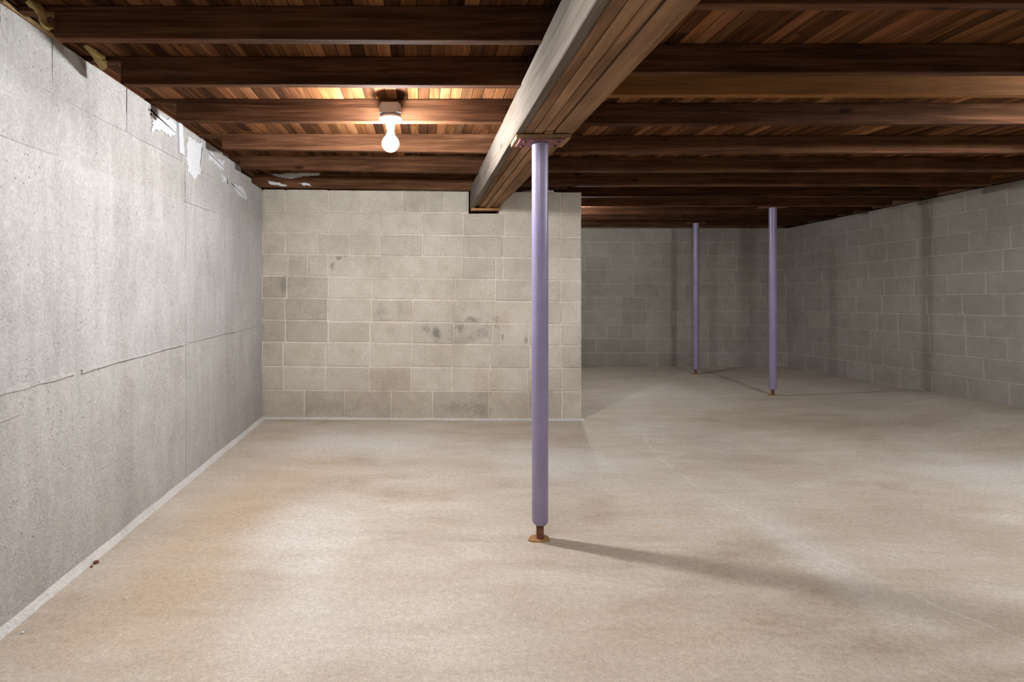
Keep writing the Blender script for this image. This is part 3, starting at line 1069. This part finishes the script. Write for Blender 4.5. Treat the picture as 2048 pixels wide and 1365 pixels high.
def fill_tube_lamp(loc, label, mat='tube'):  # tube fixture added out of view as soft fill light
    root = empty('added_fill_lamp', loc)
    tag(root, label, 'lamp', 'added fill tubes between the joists above the viewpoint')
    link('housing', prism_mesh([(-0.055, 0.0), (0.055, 0.0), (0.040, -0.030), (-0.040, -0.030)], 0, -0.62, 0.62), 'enamel', root)
    link('tube', lathe_x(0.019, 1.17), mat, root, (0, 0, -0.062))
    for sx in (-1, 1):
        link('lampholder', box_mesh(0.022, 0.036, 0.060, 0.003, 0, 0, 'tubeend'), 'porcelain', root, (sx * 0.598, 0, -0.056))
    return root


fill_tube_lamp((-0.45, 0.80, SUB - 0.0005), 'added unseen fill tube above the viewpoint, on the left of the beam')
fill_tube_lamp((3.7, 0.80, SUB - 0.0005), 'added unseen fill tube beyond the picture edge, on the right of the beam', 'fill_tube_right')


# ------------------------------------------------------------------ steel posts
def post(x, y, ztop, label, zb=0.075, twist=0.5, wide=0.205, deep=0.125, plate='red_plate'):
    z0 = floor_z(x, y)
    root = empty('support_post', (x, y, z0))
    tag(root, label, 'post', 'lilac steel support posts')
    R = 0.0372
    ztop -= z0
    link('tube', lathe_mesh([(0, zb - 0.002), (0.020, zb - 0.002), (0.030, zb), (R - 0.002, zb + 0.010), (R, zb + 0.018), (R, ztop - 0.012), (R, ztop), (0, ztop)], 36), 'purple', root)
    prof = [(0, 0.006), (0.0165, 0.006)]
    zz = 0.012
    while zz < zb:
        prof += [(0.0175, zz), (0.0160, zz + 0.003)]
        zz += 0.006
    prof += [(0.0165, zb + 0.01), (0, zb + 0.01)]
    link('adjusting_screw', lathe_mesh(prof, 20), 'rust', root)
    rr = random.Random(int(x * 100))
    ol = []
    for u, w in ((-0.062, 0.0), (-0.050, -0.018), (0.0, -0.030), (0.040, -0.022), (0.046, 0.004), (0.030, 0.030), (0.0, 0.036), (-0.034, 0.030)):
        ol.append((u + rr.uniform(-0.004, 0.004), w + rr.uniform(-0.004, 0.004)))
    link('base_plate', prism_mesh(ol, 2, -0.002, 0.008, 0.0015), 'rust_plate', root, (0, 0, 0), (0.03, 0, twist * 0.3))
    tp = link('top_plate', box_mesh(wide, deep, 0.008, 0.0015, 0, 0, 'cap'), plate, root, (0, 0, ztop + 0.0045))
    for sx in (-1, 1):
        for sy in (-1, 1):
            link('bolt', lathe_mesh([(0, 0.003), (0.008, 0.003), (0.008, -0.005), (0.005, -0.007), (0, -0.007)], 6, False), 'rust', tp, (sx * wide * 0.38, sy * deep * 0.30, -0.005))
    return root


post(0.542, 2.49, CAMZ + 0.6625, 'tall lilac steel post in the foreground, its near side half in shadow')
blk = slab('bearing_block', 0.4235, 0.669, 2.433, 2.588, CAMZ + 0.6715, ZB - 0.0035, 'pine', None, 0.0015)
tag(blk, 'flat tan wooden block between main beam and foreground post', 'wood block')
post(3.775, 5.77 + 0.05, JB - 0.013, 'middle-distance lilac post standing nearest the right block wall', 0.064, 0.2, 0.27, 0.10, 'rust')
post(3.66, 7.23, JB - 0.013, 'smallest lilac post, farthest back before the far wall', 0.066, 0.2, 0.24, 0.10, 'rust')
# ------------------------------------------------------------------ few crumbs of mortar lying by the cove
cr = [((155, 1128), 0.012), ((160, 1136), 0.007), ((45, 1268), 0.006), ((252, 1198), 0.005)]
for i, ((cx, cy), s) in enumerate(cr):
    d = F * CAMZ / (cy - 575)
    x = max((cx - 845) * d / F, LX + 0.045)
    bm = bmesh.new()
    bmesh.ops.create_icosphere(bm, subdivisions=1, radius=s)
    for v in bm.verts:
        v.co *= 1 + 0.35 * mn.noise(v.co * 200 + Vector((i, 0, 0)))
        v.co.z *= 0.7
    me = bpy.data.meshes.new('crumb_shape')
    bm.to_mesh(me)
    bm.free()
    o = link('mortar_crumb', me, 'rust' if i < 2 else 'plaster', None, (x, d, floor_z(x, d) + s * 0.5))
    tag(o, ('larger dark crumb of dirt beside the pale cove', 'smaller dark crumb of dirt beside the pale cove')[i] if i < 2 else ('tiny pale mortar crumb close to the cove in the lower corner', 'tiny pale mortar crumb lying farther out on the stained floor')[i - 2], 'crumb', 'dark crumbs by the cove' if i < 2 else 'pale mortar crumbs by the cove')
